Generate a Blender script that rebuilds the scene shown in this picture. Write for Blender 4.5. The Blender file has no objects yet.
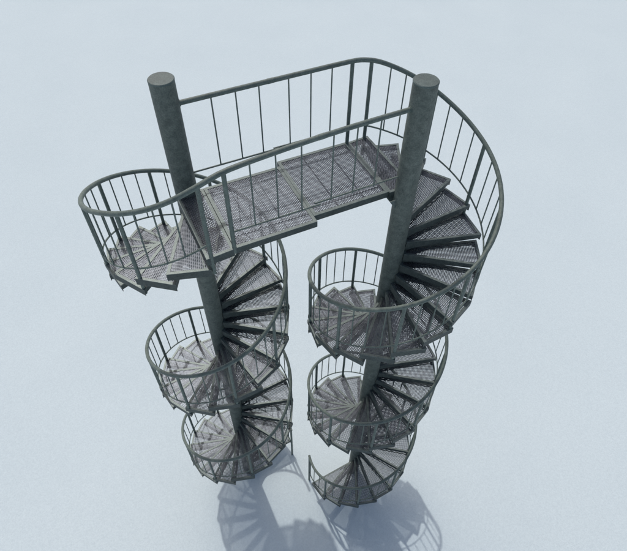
import bpy, math, random
from mathutils import Vector, Matrix
random.seed(4)
S = bpy.context.scene
col = S.collection
R = math.radians

# ------------------------------------------------------------------ camera
F, PITCH, YAW, ROLL = 528.066, 0.873018, 0.459733, 0.0172296
CP = Vector((-1.698035, -3.874029, 3.653478))
fw = Vector((math.sin(YAW)*math.cos(PITCH), math.cos(YAW)*math.cos(PITCH), -math.sin(PITCH)))
rt = Vector((math.cos(YAW), -math.sin(YAW), 0))
up = rt.cross(fw)
rt2 = math.cos(ROLL)*rt + math.sin(ROLL)*up
up2 = -math.sin(ROLL)*rt + math.cos(ROLL)*up
cam = bpy.data.cameras.new('camera')
cam_o = bpy.data.objects.new('camera', cam)
col.objects.link(cam_o)
M4 = Matrix.Identity(4)
for i in range(3):
    M4[i][0] = rt2[i]; M4[i][1] = up2[i]; M4[i][2] = -fw[i]; M4[i][3] = CP[i]
cam_o.matrix_world = M4
cam.sensor_width = 36
cam.lens = F/627*36
cam.clip_start = 0.05
cam.clip_end = 3000
S.camera = cam_o

# ------------------------------------------------------------------ world and sun
SUN_AZ, SUN_EL = R(-89.5), R(56.5)          # direction the shadows fall in, height of the sun
w = bpy.data.worlds.new('World'); S.world = w; w.use_nodes = True
nt = w.node_tree
bg = nt.nodes['Background']
sky = nt.nodes.new('ShaderNodeTexSky'); sky.sky_type = 'NISHITA'
sky.sun_disc = False
sky.sun_elevation = SUN_EL
to_sun = Vector((-math.cos(SUN_AZ)*math.cos(SUN_EL), -math.sin(SUN_AZ)*math.cos(SUN_EL), math.sin(SUN_EL)))
sky.sun_rotation = math.atan2(to_sun.x, to_sun.y)
sky.air_density = 1.0; sky.dust_density = 5.0; sky.ozone_density = 1.0
nt.links.new(sky.outputs[0], bg.inputs[0])
bg.inputs[1].default_value = 0.103
sl = bpy.data.lights.new('sun', 'SUN'); sl.energy = 1.4; sl.angle = R(1.2); sl.color = (1.0, 0.94, 0.885)
so = bpy.data.objects.new('sun', sl); col.objects.link(so)
so.rotation_euler = (-to_sun).to_track_quat('-Z', 'Y').to_euler()
S.view_settings.view_transform = 'Standard'
S.view_settings.look = 'None'
S.view_settings.exposure = 0.0
S.view_settings.gamma = 1

# ------------------------------------------------------------------ dimensions (metres)
L2, C0 = 1.0385291, 0.4858404      # the two poles stand at (-L2, C0) and (L2, -C0)
PT = 2.790798                      # drop per full turn
RISE = PT/18
HR = 0.985                         # handrail above the bridge
HP = 1.248
RP = 0.115
ZG = -8.05
NT = 49

# ------------------------------------------------------------------ materials
def steel(name, a, b, rough, scale=14.0, metal=0.0, bump=0.15, dirt=(0.05, 0.055, 0.05), dirt_amt=0.35, spec=0.4):
    m = bpy.data.materials.new(name); m.use_nodes = True
    n = m.node_tree.nodes; l = m.node_tree.links
    bs = n['Principled BSDF']
    tc = n.new('ShaderNodeNewGeometry')
    n1 = n.new('ShaderNodeTexNoise'); n1.inputs['Scale'].default_value = scale; n1.inputs['Detail'].default_value = 6; n1.inputs['Roughness'].default_value = 0.65
    n2 = n.new('ShaderNodeTexNoise'); n2.inputs['Scale'].default_value = scale*6; n2.inputs['Detail'].default_value = 4
    n3 = n.new('ShaderNodeTexNoise'); n3.inputs['Scale'].default_value = 3.1; n3.inputs['Detail'].default_value = 8; n3.inputs['Roughness'].default_value = 0.7
    for q in (n1, n2, n3): l.new(tc.outputs['Position'], q.inputs['Vector'])
    r1 = n.new('ShaderNodeValToRGB')
    r1.color_ramp.elements[0].position = 0.34; r1.color_ramp.elements[0].color = (*a, 1)
    r1.color_ramp.elements[1].position = 0.66; r1.color_ramp.elements[1].color = (*b, 1)
    l.new(n1.outputs[0], r1.inputs[0])
    r3 = n.new('ShaderNodeValToRGB')
    r3.color_ramp.elements[0].position = 0.52; r3.color_ramp.elements[0].color = (0, 0, 0, 1)
    r3.color_ramp.elements[1].position = 0.75; r3.color_ramp.elements[1].color = (dirt_amt,)*3+(1,)
    l.new(n3.outputs[0], r3.inputs[0])
    mx = n.new('ShaderNodeMixRGB'); mx.inputs[2].default_value = (*dirt, 1)
    l.new(r3.outputs[0], mx.inputs[0]); l.new(r1.outputs[0], mx.inputs[1])
    sp = n.new('ShaderNodeMixRGB'); sp.blend_type = 'OVERLAY'; sp.inputs[0].default_value = 0.6
    l.new(mx.outputs[0], sp.inputs[1]); l.new(n2.outputs[0], sp.inputs[2])
    l.new(sp.outputs[0], bs.inputs['Base Color'])
    mr = n.new('ShaderNodeMapRange'); mr.inputs[3].default_value = rough-0.1; mr.inputs[4].default_value = rough+0.15
    l.new(n1.outputs[0], mr.inputs[0]); l.new(mr.outputs[0], bs.inputs['Roughness'])
    bs.inputs['Metallic'].default_value = metal
    bs.inputs['Specular IOR Level'].default_value = spec
    bp = n.new('ShaderNodeBump'); bp.inputs['Strength'].default_value = bump; bp.inputs['Distance'].default_value = 0.004
    l.new(n2.outputs[0], bp.inputs['Height']); l.new(bp.outputs[0], bs.inputs['Normal'])
    return m
m_pole = steel('weathered_pole_steel', (0.094, 0.118, 0.106), (0.170, 0.200, 0.178), 0.6, 13, bump=0.3, dirt_amt=0.6)
m_rail = steel('galvanised_rail_steel', (0.106, 0.142, 0.128), (0.168, 0.212, 0.19), 0.5, 16)
m_cap = steel('pole_cap_steel', (0.08, 0.112, 0.108), (0.13, 0.175, 0.168), 0.5, 18)
m_frame = steel('tread_frame_steel', (0.08, 0.112, 0.112), (0.138, 0.175, 0.172), 0.42, 12, metal=0.35, spec=0.6)
m_grate = steel('grating_steel', (0.066, 0.078, 0.096), (0.125, 0.142, 0.168), 0.38, 8, metal=0.6, spec=0.5, bump=0.05, dirt=(0.05, 0.05, 0.053))
m_plate = steel('shade_toned_plate_steel', (0.042, 0.058, 0.056), (0.08, 0.102, 0.098), 0.55, 12)  # frame steel darkened: shade on the upright plates is put into the colour

def ground_mat():
    m = bpy.data.materials.new('pale_ground'); m.use_nodes = True
    n = m.node_tree.nodes; l = m.node_tree.links
    bs = n['Principled BSDF']; g = n.new('ShaderNodeNewGeometry')
    a = n.new('ShaderNodeTexNoise'); a.inputs['Scale'].default_value = 32.0; a.inputs['Detail'].default_value = 5; a.inputs['Roughness'].default_value = 0.75
    b = n.new('ShaderNodeTexNoise'); b.inputs['Scale'].default_value = 0.35; b.inputs['Detail'].default_value = 3
    for q in (a, b): l.new(g.outputs['Position'], q.inputs['Vector'])
    r = n.new('ShaderNodeValToRGB')
    r.color_ramp.elements[0].position = 0.3; r.color_ramp.elements[0].color = (0.585, 0.692, 0.735, 1)
    r.color_ramp.elements[1].position = 0.7; r.color_ramp.elements[1].color = (0.704, 0.818, 0.858, 1)
    l.new(a.outputs[0], r.inputs[0])
    mx = n.new('ShaderNodeMixRGB'); mx.blend_type = 'MULTIPLY'; mx.inputs[0].default_value = 0.5
    r2 = n.new('ShaderNodeValToRGB')
    r2.color_ramp.elements[0].position = 0.3; r2.color_ramp.elements[0].color = (0.93, 0.94, 0.95, 1)
    r2.color_ramp.elements[1].position = 0.7; r2.color_ramp.elements[1].color = (1, 1, 1, 1)
    l.new(b.outputs[0], r2.inputs[0]); l.new(r.outputs[0], mx.inputs[1]); l.new(r2.outputs[0], mx.inputs[2])
    l.new(mx.outputs[0], bs.inputs['Base Color'])
    bs.inputs['Roughness'].default_value = 0.95; bs.inputs['Specular IOR Level'].default_value = 0.1
    bp = n.new('ShaderNodeBump'); bp.inputs['Strength'].default_value = 0.3; bp.inputs['Distance'].default_value = 0.02
    l.new(a.outputs[0], bp.inputs['Height']); l.new(bp.outputs[0], bs.inputs['Normal'])
    return m

# ------------------------------------------------------------------ mesh helpers
class MB:
    def __init__(s): s.v = []; s.f = []; s.smooth = []; s.slots = []; s.slot = 0
    def add(s, vs, fs, smooth=False):
        o = len(s.v); s.v += [tuple(v) for v in vs]
        for f in fs: s.f.append([i+o for i in f]); s.smooth.append(smooth); s.slots.append(s.slot)
    def bar(s, p, q, wd, top, bot, off=0.0):
        """Plank from p to q (xy), width wd centred off to the left, between heights bot and top."""
        p = Vector(p[:2]); q = Vector(q[:2]); d = (q-p).normalized(); n = Vector((-d.y, d.x))
        a = n*(off+wd/2); b = n*(off-wd/2)
        c = [p+a, p+b, q+b, q+a]
        vs = [(x.x, x.y, bot) for x in c]+[(x.x, x.y, top) for x in c]
        s.add(vs, [(0, 3, 2, 1), (4, 5, 6, 7), (0, 1, 5, 4), (1, 2, 6, 5), (2, 3, 7, 6), (3, 0, 4, 7)][::1])
    def prism(s, poly, top, bot):
        n = len(poly)
        s.add([(x, y, bot) for x, y in poly]+[(x, y, top) for x, y in poly],
              [tuple(range(n))[::-1], tuple(range(n, 2*n))]+[(i, (i+1) % n, n+(i+1) % n, n+i) for i in range(n)])
    def tube(s, pts, r, seg=12, caps=True, flat=None):
        pts = [Vector(p) for p in pts]; rings = []; prev = None
        for i, p in enumerate(pts):
            t = (pts[min(i+1, len(pts)-1)]-pts[max(i-1, 0)]).normalized()
            if prev is None:
                a = Vector((0, 0, 1)) if abs(t.z) < .9 else Vector((1, 0, 0))
                u = t.cross(a).normalized()
            else: u = (prev-t*prev.dot(t)).normalized()
            prev = u; v = t.cross(u)
            rings.append([p+(u*math.cos(2*math.pi*k/seg)+v*math.sin(2*math.pi*k/seg))*r for k in range(seg)])
        vs = [x for g in rings for x in g]; fs = []
        for i in range(len(pts)-1):
            for k in range(seg):
                k2 = (k+1) % seg
                fs.append((i*seg+k, i*seg+k2, (i+1)*seg+k2, (i+1)*seg+k))
        s.add(vs, fs, True)
        if caps:
            s.add(rings[0], [tuple(range(seg))[::-1]]); s.add(rings[-1], [tuple(range(seg))])
    def mesh(s, name, mat, mat2=None):
        me = bpy.data.meshes.new(name); me.from_pydata(s.v, [], s.f)
        for p, sm in zip(me.polygons, s.smooth): p.use_smooth = sm
        me.materials.append(mat)
        if mat2:
            me.materials.append(mat2)
            for p, k in zip(me.polygons, s.slots): p.material_index = k
        me.update()
        return me

def put(name, me, parent, loc=(0, 0, 0), rz=0.0):
    o = bpy.data.objects.new(name, me); col.objects.link(o)
    o.parent = parent; o.location = loc; o.rotation_euler = (0, 0, rz)
    return o

def clip_line(poly, p, d):
    """Clip the line p+t*d to a convex polygon (ccw)."""
    t0, t1 = -1e9, 1e9
    n = len(poly)
    for i in range(n):
        a = Vector(poly[i]); b = Vector(poly[(i+1) % n]); e = b-a; nn = Vector((-e.y, e.x))
        den = nn.dot(d); num = nn.dot(p-a)
        if abs(den) < 1e-9:
            if num < 0: return None
            continue
        t = -num/den
        if den > 0: t0 = max(t0, t)
        else: t1 = min(t1, t)
    return (t0, t1) if t1-t0 > 0.004 else None

def grating(poly, axis, pitch=0.020, wd=0.0062, ang=32, top=-0.004):
    """Expanded metal: two crossing families of strands clipped to the polygon."""
    mb = MB()
    c = Vector((sum(p[0] for p in poly)/len(poly), sum(p[1] for p in poly)/len(poly)))
    for k, sg in enumerate((1, -1)):
        a = axis+R(ang)*sg; d = Vector((math.cos(a), math.sin(a))); n = Vector((-d.y, d.x))
        for i in range(-120, 121):
            p = c+n*(i*pitch)
            h = clip_line(poly, p, d)
            if h: mb.bar(p+d*h[0], p+d*h[1], wd, top-0.0012*k, top-0.0055-0.0006*k)
    return mb

# ------------------------------------------------------------------ ground
g = MB(); G = 900
g.add([(-G, -G, ZG), (G, -G, ZG), (G, G, ZG), (-G, G, ZG)], [(0, 1, 2, 3)])
go = bpy.data.objects.new('ground', g.mesh('ground', ground_mat())); col.objects.link(go)
go['kind'] = 'structure'; go['label'] = 'smooth pale bluish white ground under the stairs'

# ------------------------------------------------------------------ the staircase
stair = bpy.data.objects.new('spiral_staircase', None); col.objects.link(stair)
stair.location = (0, 0, ZG)
stair['label'] = 'grey steel twin spiral staircase joined by a mesh bridge at the top'
stair['category'] = 'spiral staircase'
def side_xf(side, p):
    """side 0: the left stair; side 1: the same turned half round."""
    return (p[0], p[1], p[2]-ZG) if side == 0 else (-p[0], -p[1], p[2]-ZG)

# pole
pm = MB(); pm.tube([(0, 0, 0), (0, 0, HP-0.016-ZG)], RP, 48, True)
pole_me = pm.mesh('centre_pole', m_pole)
cm = MB(); cm.tube([(0, 0, 0), (0, 0, 0.010)], RP+0.002, 48, False)
ring = [(math.cos(2*math.pi*k/48), math.sin(2*math.pi*k/48)) for k in range(48)]
cm.add([(x*(RP+.002), y*(RP+.002), .010) for x, y in ring]+[(x*(RP-.004), y*(RP-.004), .016) for x, y in ring],
       [(k, (k+1) % 48, 48+(k+1) % 48, 48+k) for k in range(48)]+[tuple(range(48, 96))])
cap_me = cm.mesh('cap', m_cap)

# one tread
HA = R(11.8); RO = 1.03
def corner(r, a): return (r*math.cos(a), r*math.sin(a))
XO = RO*math.cos(HA); YO = RO*math.sin(HA)
XI, YI = RP-0.006, 0.056
PD = 0.092
def frame_from(poly, skip=(), depth=PD, lip=0.03, depths={}):
    """Angle-iron frame round a ccw polygon: upright plates plus flat top flanges, mitred by insetting."""
    mb = MB(); n = len(poly)
    P = [Vector(p) for p in poly]
    def inset(dist):
        out = []
        for i in range(n):
            a, b, c = P[i-1], P[i], P[(i+1) % n]
            e1 = (b-a).normalized(); e2 = (c-b).normalized()
            n1 = Vector((-e1.y, e1.x)); n2 = Vector((-e2.y, e2.x))
            k = dist/(1+n1.dot(n2))
            out.append(b+(n1+n2)*k)
        return out
    for dist, top, bot in ((0.007, -0.0055, -depth), (lip, 0.0, -0.0055)):
        Q = inset(dist)
        for i in range(n):
            if i in skip: continue
            j = (i+1) % n
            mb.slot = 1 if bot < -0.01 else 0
            if i in depths and bot < -0.01:      # a side plate whose lower edge runs from one depth to another
                da, db = depths[i]; c4 = [P[i], P[j], Q[j], Q[i]]; zz = (da, db, db, da)
                mb.add([(q.x, q.y, -z) for q, z in zip(c4, zz)]+[(q.x, q.y, top) for q in c4],
                       [(3, 2, 1, 0), (4, 5, 6, 7)]+[(k, (k+1) % 4, 4+(k+1) % 4, 4+k) for k in range(4)])
            else:
                mb.prism([P[i], P[j], Q[j], Q[i]], top, bot)
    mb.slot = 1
    return mb, inset
tread_poly = [(XI, -YI), (XO, -YO), (XO, YO), (XI, YI)]
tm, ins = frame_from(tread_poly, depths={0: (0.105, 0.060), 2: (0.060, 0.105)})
# gusset under the narrow end, two crossbars under the mesh, bolt lugs on the outer plate
for sy in (-1, 1):
    y0 = sy*0.038
    tm.add([(XI, y0-.004, -PD), (0.40, y0*1.9-.004, -PD+.03), (XI, y0-.004, -PD-0.07),
            (XI, y0+.004, -PD), (0.40, y0*1.9+.004, -PD+.03), (XI, y0+.004, -PD-0.07)],
           [(0, 1, 2), (5, 4, 3), (0, 3, 4, 1), (1, 4, 5, 2), (2, 5, 3, 0)])
tm.slot = 0
for ins_y in (0.055,):          # mesh carrier bar beside the upper edge
    k = (YO-YI)/(XO-XI)
    tm.bar((0.30, YI+k*(0.30-XI)-ins_y), (XO-0.03, YI+k*(XO-0.03-XI)-ins_y), 0.009, -0.002, -0.026)
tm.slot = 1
for sy in (-1, 1):
    tm.bar((XO-0.05, sy*(YO-0.045)), (XO-0.008, sy*(YO-0.045)), 0.05, -0.0135, -0.06)
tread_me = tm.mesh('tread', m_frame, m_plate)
gp = [tuple(v) for v in ins(0.012)]
tg_me = grating(gp, R(45), pitch=0.0185, wd=0.0068, ang=45).mesh('grating', m_grate)

# collar under each tread, ring welded to the pole: part of the tread's own mesh would hide the pole, so it is slim
# wedge landing piece between the bridge panel and the first tread (left-stair coordinates round its pole)
def polar(t, r):            # t = degrees travelled down the stair, in the left stair's frame
    a = R(-90-t); return (-L2+r*math.cos(a), C0+r*math.sin(a))
EX = -0.868                 # where the bridge panel starts
w_poly = [(-L2-0.119, C0-0.045), (-L2-0.112, -0.532), (EX-0.004, -0.513), (EX-0.004, C0-0.045)]
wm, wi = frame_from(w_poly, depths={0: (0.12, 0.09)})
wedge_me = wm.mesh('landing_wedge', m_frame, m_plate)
wg_me = grating([tuple(v) for v in wi(0.012)], R(-90), pitch=0.0185, wd=0.0066).mesh('grating', m_grate)
# bridge panel (the left stair's half)
b_poly = [(EX, -0.516), (-0.0015, -0.516), (-0.0015, 0.432), (EX, 0.432)]
bm_, bi = frame_from(b_poly, depth=0.075, lip=0.034)
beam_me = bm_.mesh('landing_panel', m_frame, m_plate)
bg_me = grating([tuple(v) for v in bi(0.014)], 0.0, pitch=0.0205, wd=0.0076, ang=35).mesh('grating', m_grate)
bb = MB()
for x in (-0.60, -0.30): bb.bar((x, -0.507), (x, 0.423), 0.006, -0.014, -0.03)
for y in (-0.36, 0.30): bb.bar((EX+0.009, y), (-0.010, y), 0.008, -0.0142, -0.03)
brace_me = bb.mesh('support_bar', m_frame)
# bracket carrying the panel at the pole
kb = MB()
for dy in (-0.05, 0.03):
    y0 = C0-0.02+dy
    kb.add([(-L2+0.09, y0, -.078), (-L2+0.19, y0, -.078), (-L2+0.09, y0, -.23),
            (-L2+0.09, y0+.01, -.078), (-L2+0.19, y0+.01, -.078), (-L2+0.09, y0+.01, -.23)],
           [(0, 1, 2), (5, 4, 3), (0, 3, 4, 1), (1, 4, 5, 2), (2, 5, 3, 0)])
bracket_me = kb.mesh('bracket', m_frame)

# railing geometry in the left stair's frame
T_END = 1003.0
TE = {0: 997.0, 1: 1003.0}
def helz(t): return HR-0.076-PT*t/360
# measured height of each stair's handrail near its top: (degrees down the stair, height)
HEAD = {0: [(-10, 0.905), (4, 0.83), (16, 0.74), (30, 0.64), (60, 0.444)],
        1: [(-10, 0.985), (5, 0.925), (20, 0.815), (40, 0.645), (60, 0.46), (80, helz(80))]}
def rail_z(side, t):
    pts = HEAD[side]
    if t <= -10: return pts[0][1]
    if t < pts[-1][0]:
        # Catmull-Rom through the measured heights
        q = [(-30, pts[0][1]+(0.02 if side == 0 else 0.0))]+pts+[(pts[-1][0]+20, helz(pts[-1][0]+20))]
        for k in range(1, len(q)-2):
            (t0, a), (t1, b), (t2, c), (t3, d) = q[k-1:k+3]
            if t1 <= t <= t2:
                u = (t-t1)/(t2-t1); m1 = (c-a)/(t2-t0)*(t2-t1); m2 = (d-b)/(t3-t1)*(t2-t1)
                return (2*u**3-3*u*u+1)*b+(u**3-2*u*u+u)*m1+(3*u*u-2*u**3)*c+(u**3-u*u)*m2
    if t > 975:
        k = (t-975)/28
        return helz(t)+0.14*k*k
    return helz(t)
def rpos(side, t, dz=0.0, r=1.0):
    x, y = polar(t, r); return Vector((x, y, rail_z(side, t)+dz))
def low_z(t): return min(helz(t)-0.725, 0.17)
def lpos(t): 
    x, y = polar(t, 1.0); return Vector((x, y, low_z(t)))
pole_hit = Vector((L2-RP+0.004, -C0+0.004, HR))
rail_me, START = {}, {}
for side in (0, 1):
    start = Vector((-L2+math.sin(R(10)), C0-math.cos(R(10)), HEAD[side][0][1])); START[side] = start
    straight = [pole_hit+(start-pole_hit)*(i/12) for i in range(12)]
    arc = [rpos(side, -10+i*3.0) for i in range(int((TE[side]+9)/3)+1)]+[rpos(side, TE[side])]
    if side == 0:      # the near rail bows down a little over its last stretch
        straight = [p+Vector((0, 0, 0.022*math.sin(math.pi*i/12))) for i, p in enumerate(straight)]
    pts = straight+arc
    for _ in range(3):      # round the bend where the straight rail runs into the spiral
        head, part, tail = pts[:8], pts[8:-20], pts[-20:]
        part = [part[0]]+[(part[i-1]+part[i]*2+part[i+1])/4 for i in range(1, 9)]+part[9:]
        pts = head+part+tail
    hm = MB(); hm.tube(pts, 0.0245, 16)
    # welded boss where the rail meets the pole and a sleeve at mid bridge
    hm.tube([pole_hit+Vector((-.010, 0, 0)), pole_hit+Vector((.02, 0, 0))], 0.032, 14)
    mid = straight[6]; dd = (start-pole_hit).normalized()
    hm.tube([mid-dd*0.03, mid+dd*0.03], 0.0262, 16)
    rail_me[side] = hm.mesh('handrail', m_rail)

ly = -0.499
low_me = {}
for side in (0, 1):
    start = START[side]
    lm = MB()
    lm.tube([(0.035, ly, 0.20), (-0.4, ly, 0.20), (-0.80, ly, 0.20), (start.x, start.y, 0.20)], 0.009, 8)
    lm.tube([(L2-RP+0.004, -C0+0.02, 0.205), (-0.015, -0.472, 0.205)], 0.009, 8)
    lm.tube([lpos(4+i*3) for i in range(int((TE[side]-5)/3)+1)]+[lpos(TE[side])], 0.010, 8)
    low_me[side] = lm.mesh('lower_rail', m_rail)

post_r = 0.021
def post_me(z0, z1, r=post_r, seg=10):
    mb = MB(); mb.tube([(0, 0, z0), (0, 0, z1)], r, seg); return mb
# posts: tops reach the handrail's axis
posts = [(-10.0, -0.07)]+[((6.5+40*m) if m else 3.5, -RISE*(2*m+1)-PD+0.004) for m in range(25)]
post_list, thin = {0: [], 1: []}, {0: [], 1: []}
for side in (0, 1):
    for t, zb in posts+[(TE[side]-1.5, ZG)]:
        p = rpos(side, t) if t > -10 else START[side]
        post_list[side].append((Vector((p.x, p.y, zb)), p.z-zb))
    for x in (0.63, 0.39, 0.153, -0.158, -0.40, -0.635):
        f = (x-pole_hit.x)/(START[side].x-pole_hit.x); p = pole_hit.lerp(START[side], f)
        y = ly if x < 0.0 else -0.472-(0.006)*x
        thin[side].append((Vector((x, p.y, 0.20)), p.z-0.20))
    for m in range(25):
        for k in (1, 2, 3):
            t = 6.5+40*m+10*k
            if t < TE[side]-6:
                p = lpos(t); thin[side].append((p, rail_z(side, t)-p.z))

bal_cache = {}
def baluster_mesh(h):
    k = round(h, 3)
    if k not in bal_cache:
        mb = MB(); mb.tube([(0, 0, 0), (0, 0, k)], 0.0076, 8); bal_cache[k] = mb.mesh('baluster', m_rail)
    return bal_cache[k]

post_cache = {}
for side in (0, 1):
    rz = math.pi*side
    po = put('centre_pole', pole_me, stair, side_xf(side, (-L2, C0, ZG)), rz)
    put('cap', cap_me, po, (0, 0, HP-0.016-ZG))
    pn = put('landing_panel', beam_me, stair, side_xf(side, (0, 0, 0)), rz)
    put('grating', bg_me, pn); put('support_bar', brace_me, pn); put('bracket', bracket_me, pn)
    wd = put('tread', wedge_me, stair, side_xf(side, (0, 0, -0.008)), rz)
    put('grating', wg_me, wd)
    for k in range(NT):
        tmid = 16.8+20*k
        o = put('tread', tread_me, stair, side_xf(side, (-L2, C0, -RISE*(k+1))), R(-90-tmid)+rz)
        put('grating', tg_me, o)
    put('handrail', rail_me[side], stair, side_xf(side, (0, 0, 0)), rz)
    put('lower_rail', low_me[side], stair, side_xf(side, (0, 0, 0)), rz)
    for p, h in post_list[side]:
        k = round(h, 3)
        if k not in post_cache: post_cache[k] = post_me(0, k).mesh('post', m_rail)
        put('post', post_cache[k], stair, side_xf(side, p), rz)
# balusters: the hundred nearest the camera one by one, the rest as one part
allb = []
for side in (0, 1):
    for p, h in thin[side]:
        q = Vector(side_xf(side, p)); allb.append(((q+Vector((0, 0, ZG+h/2))-CP).length, q, h))
allb.sort(key=lambda a: a[0])
for d, q, h in allb[:100]:
    put('baluster', baluster_mesh(h), stair, q)
rest = MB()
for d, q, h in allb[100:]:
    rest.tube([q, q+Vector((0, 0, h))], 0.0076, 8)
ro = put('baluster', rest.mesh('lower_balusters', m_rail), stair)
ro['kind'] = 'stuff'
